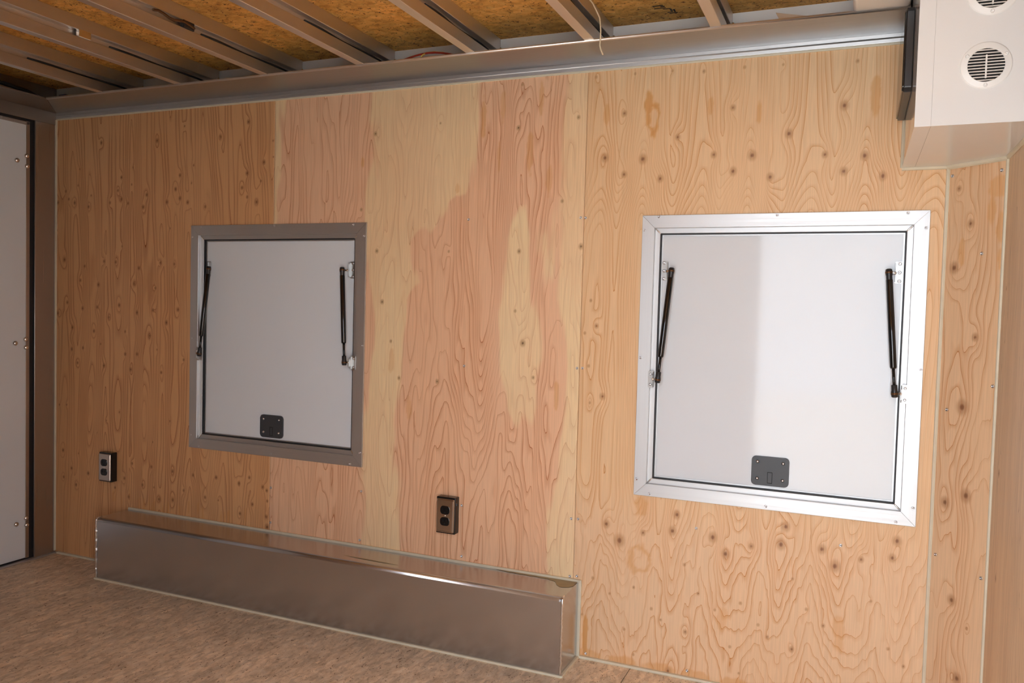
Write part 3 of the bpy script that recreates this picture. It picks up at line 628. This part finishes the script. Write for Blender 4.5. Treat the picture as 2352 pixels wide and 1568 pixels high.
FRAME = [(0.0, 0.0), (0.0, -0.0050), (0.0006, -0.0058), (0.0380, -0.0058), (0.0385, -0.0053), (0.0385, 0.0065), (0.0388, 0.0070), (0.0535, 0.0070), (0.0540, 0.0075), (0.0540, 0.034), (0.0300, 0.034), (0.0300, 0.0)]
SCREW_T = (0.052, 0.5, -0.056)
def hatch(key, label):
    a, b_, c, d = HATCH[key]; cx = (a + b_) / 2
    h = empty('access_hatch', (cx, 0.0, c)); tag(h, label, 'hatch', 'access hatches in the plywood wall')
    for side in ('top', 'bottom', 'left', 'right'):
        link('frame_rail', rail(FRAME, a, b_, c, d, side), M['alu'] if side in ('top', 'bottom') else M['alu_z'], h)
    w, hh = b_ - a, d - c
    for (x, z) in ((a + .051, d - .005), (cx, d - .006), (b_ - .055, d - .007), (b_ - .009, d - .048), (b_ - .006, (c + d) / 2), (b_ - .009, c + .052), (b_ - .05, c + .008), (cx, c + .010), (a + .05, c + .008), (a + .008, c + .050), (a + .008, (c + d) / 2 - .005), (a + .007, d - .045)):
        screw(h, x, z, -0.0055, 'frame_screw')
    # welded inner corners
    for (x, z) in ((a + .046, d - .046), (b_ - .046, d - .046), (a + .046, c + .046), (b_ - .046, c + .046)):
        s_ = 1 if (x - cx) * (z - (c + d) / 2) > 0 else -1
        link('weld_bead', tube_path([(x - .010 + .004 * k, 0.0055 + .0008 * math.sin(k * 2.3), z + s_ * (-.010 + .004 * k)) for k in range(6)], [.0012, .0024, .0020, .0027, .0021, .0012], 7), M['steel'], h, smooth=True)
    # rubber gasket and white door panel
    bm = bmesh.new()
    for lo, hi in (((a + .0530, .0085, c + .053), (a + .0572, .034, d - .053)), ((b_ - .0572, .0085, c + .053), (b_ - .0530, .034, d - .053)), ((a + .053, .0085, c + .0530), (b_ - .053, .034, c + .0572)), ((a + .053, .0085, d - .0572), (b_ - .053, .034, d - .0530))):
        add_box(bm, lo, hi)
    link('gasket', finish(bm), M['rubber'], h)
    dp = link('door_panel', box((a + .0575, .0195, c + .0575), (b_ - .0575, .036, d - .0575), 0.0012), M['white'], h)
    link('panel_edge', rail([(0.0580, .0215), (0.0580, .0178), (0.0622, .0178), (0.0622, .0215)], a, b_, c, d, 'bottom'), M['alu'], dp)
    link('panel_edge', rail([(0.0580, .0215), (0.0580, .0178), (0.0622, .0178), (0.0622, .0215)], a, b_, c, d, 'left'), M['alu_z'], dp)
    link('panel_edge', rail([(0.0580, .0215), (0.0580, .0178), (0.0622, .0178), (0.0622, .0215)], a, b_, c, d, 'right'), M['alu_z'], dp)
    link('panel_edge', rail([(0.0580, .0215), (0.0580, .0178), (0.0622, .0178), (0.0622, .0215)], a, b_, c, d, 'top'), M['alu'], dp)
    # gas struts
    for s_ in (1, -1):
        e = a if s_ == 1 else b_
        up_ = Vector((e + s_ * .0955, -0.010, d - .170)); lo_ = Vector((e + s_ * .0685, -0.026, d - .500))
        ax = (lo_ - up_).normalized(); L_ = (lo_ - up_).length
        cyl0, cyl1 = up_ + ax * 0.018, up_ + ax * (L_ * 0.795)
        Lc = (cyl1 - cyl0).length
        st_ = link('gas_strut', lathe(cyl0, cyl1, [(0, .0060), (.0015, .0090), (Lc - .004, .0090), (Lc, .0075)], 18), M['black_lacquer'], h, smooth=True)
        link('piston_rod', rod(cyl1 - ax * .004, lo_ - ax * .006, .0042, 12), M['black_gloss'], st_, smooth=True)
        for end, dr, nm in ((up_, 1, 'end_cap'), (lo_, -1, 'end_cap')):
            link(nm, lathe(end - ax * dr * .011, end + ax * dr * .024, [(0, .0055), (.002, .0085), (.016, .0092), (.019, .0080), (.033, .0080), (.035, .0065)], 16), M['black'], st_, smooth=True)
            link('cap_clip', lathe(end - ax * dr * .004, end + ax * dr * .004, [(0, .0092), (0.0, .0096), (.006, .0096), (.006, .0092)], 16), M['copper'], st_, smooth=True)
        # brackets: upper on the door panel, lower on the frame, each with a ball stud
        ux = e + s_ * .070
        br = link('strut_bracket', prism(rrect(ux, up_.z + .002, .020, .060, .004), 0.0165, 0.0195, 1), M['zinc'], h)
        link('bracket_flange', box((ux + s_ * .009 - .001, 0.004, up_.z - .024), (ux + s_ * .009 + .001, 0.018, up_.z + .028), .0006, 1), M['zinc'], br)
        link('ball_stud', lathe((ux + s_ * .009, 0.002, up_.z), (up_.x, up_.y, up_.z), [(0, .0045), (.003, .0045), (.004, .003), (.014, .003)], 12), M['steel'], br, smooth=True)
        for dz in (-.022, .002, .026):
            link('bracket_screw', lathe((ux - s_ * .002, .018, up_.z + dz), (ux - s_ * .002, .010, up_.z + dz), [(0, .0052), (.003, .0050), (.005, .0030), (.0035, .0018), (.0035, 0)], 12), M['screw'], br, smooth=True)
        lx = e + s_ * .043
        br2 = link('strut_bracket', prism(rrect(lx, lo_.z - .002, .018, .052, .004), -0.0085, -0.0060, 1), M['zinc'], h)
        link('bracket_flange', prism([(lo_.z - .024, -.008), (lo_.z + .020, -.008), (lo_.z + .010, -.030), (lo_.z - .014, -.030)][0:0] or [(-.008, lo_.z - .026), (-.008, lo_.z + .022), (-.026, lo_.z + .012), (-.026, lo_.z - .016)], lx + s_ * .008 - .001, lx + s_ * .008 + .001, 0), M['zinc'], br2)
        link('ball_stud', lathe((lx + s_ * .008, lo_.y + .003, lo_.z), tuple(lo_), [(0, .0045), (.003, .0045), (.004, .003), (.014, .003)], 12), M['steel'], br2, smooth=True)
        for dz in (-.018, .014):
            link('bracket_screw', lathe((lx - s_ * .001, -.008, lo_.z + dz), (lx - s_ * .001, -.02, lo_.z + dz), [(0, .0042), (.002, .0040), (.004, .0022), (.003, .0012), (.003, 0)], 10), M['screw'], br2, smooth=True)
    # latch plate
    lx, lz = (0.594, 0.659) if key == 'R' else (-1.226, 0.644)
    lp = link('latch_plate', prism(rrect(lx, lz, .106, .086, .012), 0.0125, 0.0195, 1, .0010, 1), M['latch'], h)
    for (dx, dz) in ((-.036, .027), (.036, .027), (-.036, -.023), (.036, -.023)):
        link('plate_screw', lathe((lx + dx, .013, lz + dz), (lx + dx, 0, lz + dz), [(0, .0052), (.0015, .0050), (.004, .0034), (.0050, .0015), (.0050, 0)], 12), M['screw'], lp, smooth=True)
    bm = bmesh.new()
    for lo, hi in (((lx - .007, .0120, lz - .035), (lx + .007, .0128, lz - .0335)), ((lx - .007, .0120, lz - .0035), (lx + .007, .0128, lz - .002)), ((lx - .007, .0120, lz - .035), (lx - .0058, .0128, lz - .002)), ((lx + .0058, .0120, lz - .035), (lx + .007, .0128, lz - .002))):
        add_box(bm, lo, hi)
    link('release_slot', finish(bm), M['void'], lp)
    return h
hatch('L', 'smaller-looking white access hatch left in the wall, above the wheel well box')
hatch('R', 'large bright access hatch right in the wall, below the white vent cabinet')

# ------------------------------------------------------------------ outlets
def outlet(x0, x1, z0, z1, label):
    cx, cz = (x0 + x1) / 2, (z0 + z1) / 2
    e = empty('electrical_outlet', (cx, 0, z0)); tag(e, label, 'outlet', 'surface outlets on the plywood wall')
    link('outlet_box', box((x0, -0.030, z0), (x1, 0.0, z1), .0025), M['black_gloss'], e)
    w, hh = x1 - x0 - .005, z1 - z0 - .010
    # cover plate with rolled edges
    bm = bmesh.new(); pr = rrect(cx, cz, w, hh, .003, 3); pi = rrect(cx, cz, w - .010, hh - .010, .002, 3)
    v = [[bm.verts.new((px, y, pz)) for px, pz in P_] for P_, y in ((pr, -.0300), (pr, -.0325), (rrect(cx, cz, w - .004, hh - .004, .003, 3), -.0350), (pi, -.0358))]
    for A, B in zip(v[:-1], v[1:]):
        for k in range(len(A)): bm.faces.new((A[k], A[(k + 1) % len(A)], B[(k + 1) % len(A)], B[k]))
    bm.faces.new(v[-1]); bm.faces.new(v[0][::-1])
    pt = link('cover_plate', finish(bm), M['plate_steel'], e)
    for dz in (.0195, -.0195):
        pts = []
        for k in range(28):
            t = 2 * math.pi * k / 28
            pts.append((cx + max(-.0172, min(.0172, .0185 * math.cos(t))), cz + dz + max(-.0142, min(.0142, .0172 * math.sin(t)))))
        rc = link('receptacle', prism(pts, -.0375, -.0350, 1, .0006, 1), M['black_gloss'], e)
        for dx, sh in ((-.0063, .0080), (.0063, .0065)):
            link('blade_slot', box((cx + dx - .0010, -.0380, cz + dz - sh / 2 + .003), (cx + dx + .0010, -.0374, cz + dz + sh / 2 + .003)), M['void'], rc)
        link('ground_hole', lathe((cx, -.0374, cz + dz - .0075), (cx, -.04, cz + dz - .0075), [(0, .0024), (.0006, .0024)], 10), M['void'], rc)
    link('plate_screw', lathe((cx, -.0355, cz), (cx, -.04, cz), [(0, .0034), (.0012, .0030), (.0018, .0015), (.0018, 0)], 12), M['steel'], e, smooth=True)
    return e
outlet(-2.078, -2.008, 0.352, 0.474, 'steel and black outlet box near the rear white door, in the dim corner')
outlet(-0.4865, -0.4145, 0.346, 0.471, 'bronze-looking outlet box between the two hatches, above the wheel well box')

# ------------------------------------------------------------------ wheel well box
WX0, WX1, WY, WZ = -1.932, 0.023, -0.165, 0.245
ww = empty('wheel_well_box', ((WX0 + WX1) / 2, WY / 2, 0)); tag(ww, 'long brushed aluminium wheel well box on the floor along the wall', 'wheel well')
r = 0.014; sect = [(-0.001, 0.0), (-0.001, WZ)]
for k in range(9):
    a = math.radians(90 + 90 * k / 8); sect.append((WY + r + r * math.cos(a), WZ - r + r * math.sin(a)))
sect.append((WY, 0.0))
body = link('folded_cover', prism(sect, WX0, WX1, 0), M['alu_well'], ww)
for p in body.data.polygons: p.use_smooth = abs(p.normal.x) < 0.5 and 0.02 < abs(p.normal.z) < 0.98
def weld_path(x): return [(x, WY + r + r * math.cos(math.radians(90 + 11.25 * k)), WZ - r + r * math.sin(math.radians(90 + 11.25 * k))) for k in range(9)]
rg = random.Random(9)
for x in (WX0, WX1):
    pts = [(x, WY + r + .012, WZ + .0)] + weld_path(x) + [(x + rg.uniform(-.0012, .0012), WY - .0005, z) for z in np.linspace(WZ - r - .01, 0.004, 40)]
    link('weld_seam', tube_path(pts, [rg.uniform(.0030, .0042) for _ in pts], 7), M['steel'], ww, smooth=True)
link('caulk_line', box((WX0 - .004, -0.010, WZ - .003), (WX1 + .004, -0.0003, WZ + .008), .003), M['caulk'], ww)
link('caulk_line', box((WX1 - .003, -0.010, 0.0), (WX1 + .009, -0.0003, WZ + .008), .003), M['caulk'], ww)
link('caulk_line', box((WX0 - .004, WY - .008, -.001), (WX1 + .006, WY + .003, .007), .003), M['caulk'], ww)
link('caulk_line', box((WX1 - .003, WY - .006, -.001), (WX1 + .009, -0.0003, .007), .003), M['caulk'], ww)
link('caulk_line', box((WX0 - .008, WY - .006, -.001), (WX0 + .003, -0.0003, .007), .003), M['caulk'], ww)
# smear of sealant on the top, thick in the right corner
bm = bmesh.new(); top, bot = [], []
for k in range(31):
    x = WX1 - .004 - k * .010; wd = 0.010 + 0.052 * math.exp(-((k - 3) / 3.2) ** 2) + 0.012 * math.exp(-k / 14) * (1 + .3 * math.sin(k * 1.7))
    if k > 24: wd *= (30 - k) / 6
    top.append(bm.verts.new((x, -0.008, WZ + .0012))); bot.append(bm.verts.new((x + .002 * math.sin(k * 2), -0.008 - max(wd, .0005), WZ + .0006)))
for k in range(30): bm.faces.new((top[k], bot[k], bot[k + 1], top[k + 1]))
link('sealant_smear', finish(bm), M['glue'], ww)
bm = bmesh.new(); top, bot = [], []
for k in range(15):
    x = -0.80 + k * .016; wd = .006 * math.sin(math.pi * k / 14) + .001
    top.append(bm.verts.new((x, -0.118 - .0006 * k + wd / 2, WZ + .0012))); bot.append(bm.verts.new((x, -0.118 - .0006 * k - wd / 2, WZ + .0008)))
for k in range(14): bm.faces.new((top[k], bot[k], bot[k + 1], top[k + 1]))
link('sealant_smear', finish(bm), M['glue'], ww)

# ------------------------------------------------------------------ white cabinet with round vents
CX0, CX1, CY, CZ0, CZ1 = 0.908, 0.9400, -0.520, 1.5315, 1.992
cab = empty('vent_cabinet', ((CX0 + XR) / 2, CY / 2, CZ0)); tag(cab, 'glossy white overhead cabinet with round vents in the upper corner', 'cabinet')
link('cabinet_body', prism([(CX1 + .0002, -.001), (CX1 + .0002, CY), (XR - .001, CY), (XR - .001, Y_C2), (X_C1, -.001)], CZ0, CZ1, 2), M['white_cab'], cab)
link('cabinet_side', box((CX0, CY, CZ0), (CX1, -.001, CZ1), .0003, 1), M['white_cab'], cab)
link('caulk_line', rod((CX0, -.001, CZ0 - .001), (CX0, -.001, CZ1), .0045, 8), M['caulk'], cab)
link('caulk_line', rod((CX0, -.001, CZ0 - .002), (X_C1, -.001, CZ0 - .002), .0065, 8), M['caulk'], cab)
link('caulk_line', rod((X_C1, -.001, CZ0 - .002), (XR - .001, Y_C2 - .001, CZ0 - .002), .0085, 8), M['caulk'], cab)
link('caulk_line', rod((XR - .001, Y_C2, CZ0 - .002), (XR - .001, CY, CZ0 - .002), .0065, 8), M['caulk'], cab)
def vent(cx, cz):
    n = 40; R0, R1 = 0.0485, 0.0345
    bm = bmesh.new(); rings = []
    for rr, y in ((R0, CY), (R0, CY - .0015), (R0 - .002, CY - .0028), (R1 + .001, CY - .0048), (R1, CY - .0040), (R1, CY + .004)):
        rings.append([bm.verts.new((cx + rr * math.cos(2 * math.pi * k / n), y, cz + rr * math.sin(2 * math.pi * k / n))) for k in range(n)])
    for A, B in zip(rings[:-1], rings[1:]):
        for k in range(n): bm.faces.new((A[k], A[(k + 1) % n], B[(k + 1) % n], B[k]))
    vg = link('vent_grille', finish(bm), M['vent'], cab)
    link('duct_hole', lathe((cx, CY - .0006, cz), (cx, CY - .0012, cz), [(0, R1 + .001), (.0006, R1 + .001)], n), M['void'], vg)
    k = -5
    for k in range(-5, 6):
        zz = cz + k * .0062; hw = math.sqrt(max(R1 ** 2 - (k * .0062) ** 2, 1e-6))
        if abs(k) == 5: hw += .004
        link('slat', prism([(zz - .0016, CY - .0050), (zz + .0016, CY - .0032), (zz + .0016, CY - .0016), (zz - .0016, CY - .0034)][0:0] or [(CY - .0046, zz - .0012), (CY - .0036, zz + .0012), (CY - .0016, zz + .0012), (CY - .0026, zz - .0012)], cx - hw, cx + hw, 0), M['vent'], vg)
    link('centre_bar', box((cx - .0016, CY - .0050, cz - .027), (cx + .0016, CY - .0016, cz + .021), .0004, 1), M['vent'], vg)
    for a_ in (270, 30, 150):
        px, pz = cx + .0410 * math.cos(math.radians(a_)), cz + .0410 * math.sin(math.radians(a_))
        link('vent_screw', lathe((px, CY - .003, pz), (px, CY - .02, pz), [(0, .0042), (.0020, .0038), (.0032, .002), (.0018, .001), (.0018, 0)], 10), M['vent'], vg, smooth=True)
vent(1.0375, 1.6510); vent(1.0440, 1.8020)
# black panel on the cabinet side
bp_ = empty('control_unit', (0.898, -0.18, 1.653)); tag(bp_, 'flat black unit on the side of the white vent cabinet', 'control unit')
PX0, PX1, PY0, PY1, PZ0, PZ1 = 0.8865, 0.9075, -0.345, -0.020, 1.653, 1.850
link('panel_body', prism([(PY0, PZ0 + .010), (PY0 + .010, PZ0), (PY1 - .010, PZ0), (PY1, PZ0 + .010), (PY1, PZ1 - .010), (PY1 - .010, PZ1), (PY0 + .010, PZ1), (PY0, PZ1 - .010)], PX0 + .004, PX1, 0, .0015, 1), M['black'], bp_)
link('front_bezel', prism([(PY0 + .004, PZ0 + .012), (PY0 + .014, PZ0 + .004), (PY1 - .014, PZ0 + .004), (PY1 - .004, PZ0 + .012), (PY1 - .004, PZ1 - .012), (PY1 - .014, PZ1 - .004), (PY0 + .014, PZ1 - .004), (PY0 + .004, PZ1 - .012)], PX0, PX0 + .005, 0, .0015, 1), M['black_gloss'], bp_)

# ------------------------------------------------------------------ loose wires and bits on the ledge
w = link('cream_wire', tube_path([(0.085, -0.70, 1.955), (0.105, -0.58, 1.955), (0.118, -0.46, 1.952), (0.121, -0.35, 1.946), (0.117, -0.27, 1.934), (0.106, -0.222, 1.915), (0.101, -0.207, 1.897), (0.099, -0.203, 1.880), (0.1015, -0.201, 1.868), (0.108, -0.200, 1.853)], 0.0022), M['wire_white'], smooth=True)
tag(w, 'thin cream wire hanging over the ledge from a ceiling beam', 'wire')
w = link('red_wire', tube_path([(-0.62, -0.165, 1.903)] + [(-0.56 + .022 * k, -0.182, 1.9055 + .013 * math.sin(math.pi * k / 8)) for k in range(9)] + [(-0.34, -0.16, 1.903)], 0.003), M['wire_red'], smooth=True)
tag(w, 'dark red wire bowed up on the ceiling ledge', 'wire')
w = link('yellow_wire', tube_path([(-0.497, -0.189, 1.902), (-0.492, -0.186, 1.912), (-0.480, -0.180, 1.9205), (-0.455, -0.176, 1.9215), (-0.425, -0.172, 1.918), (-0.40, -0.165, 1.908), (-0.37, -0.15, 1.903)], 0.0026), M['wire_yellow'], smooth=True)
tag(w, 'short yellow wire lying beside the red wire on the ledge', 'wire')
bm = bmesh.new()
P_ = [(0.575, -0.150, 1.936), (0.590, -0.185, 1.903), (0.74, -0.145, 1.903), (0.735, -0.125, 1.906)]
vv = [bm.verts.new(p) for p in P_] + [bm.verts.new((p[0], p[1] + .001, p[2] + .0012)) for p in P_]
for f in ((0, 1, 2, 3), (7, 6, 5, 4), (0, 4, 5, 1), (1, 5, 6, 2), (2, 6, 7, 3), (3, 7, 4, 0)): bm.faces.new([vv[i] for i in f])
pp = link('strip_offcut', finish(bm), M['paper']); tag(pp, 'thin pale offcut strip leaning up on the ceiling ledge', 'offcut')
w = link('black_cable', tube_path([(-2.31, -0.80, 1.965), (-2.29, -0.62, 1.952), (-2.27, -0.50, 1.945), (-2.255, -0.40, 1.935), (-2.24, -0.30, 1.927), (-2.235, -0.24, 1.920), (-2.24, -0.19, 1.910), (-2.25, -0.15, 1.905)], 0.008), M['rubber'], smooth=True)
tag(w, 'thick black cable running along the ceiling above the rear door', 'cable')
for (x, y, z, mm) in ((-2.285, -0.60, 1.955, 'wire_blue'),):
    c = link('blue_wrap', tube_path([(x, y - .03, z), (x + .003, y, z - .002), (x + .006, y + .03, z - .004)], 0.010), M[mm], w, smooth=True)
bm = bmesh.new()
add_box(bm, (-2.175, -0.150, 1.903), (-2.135, -0.115, 1.925)); add_box(bm, (-2.130, -0.150, 1.903), (-2.085, -0.125, 1.920))
bmesh.ops.bevel(bm, geom=bm.edges[:], offset=.003, segments=1, affect='EDGES')
c = link('wire_connector', finish(bm), M['wire_blue']); tag(c, 'small dark blue wire connector on the ledge in the rear corner', 'connector')
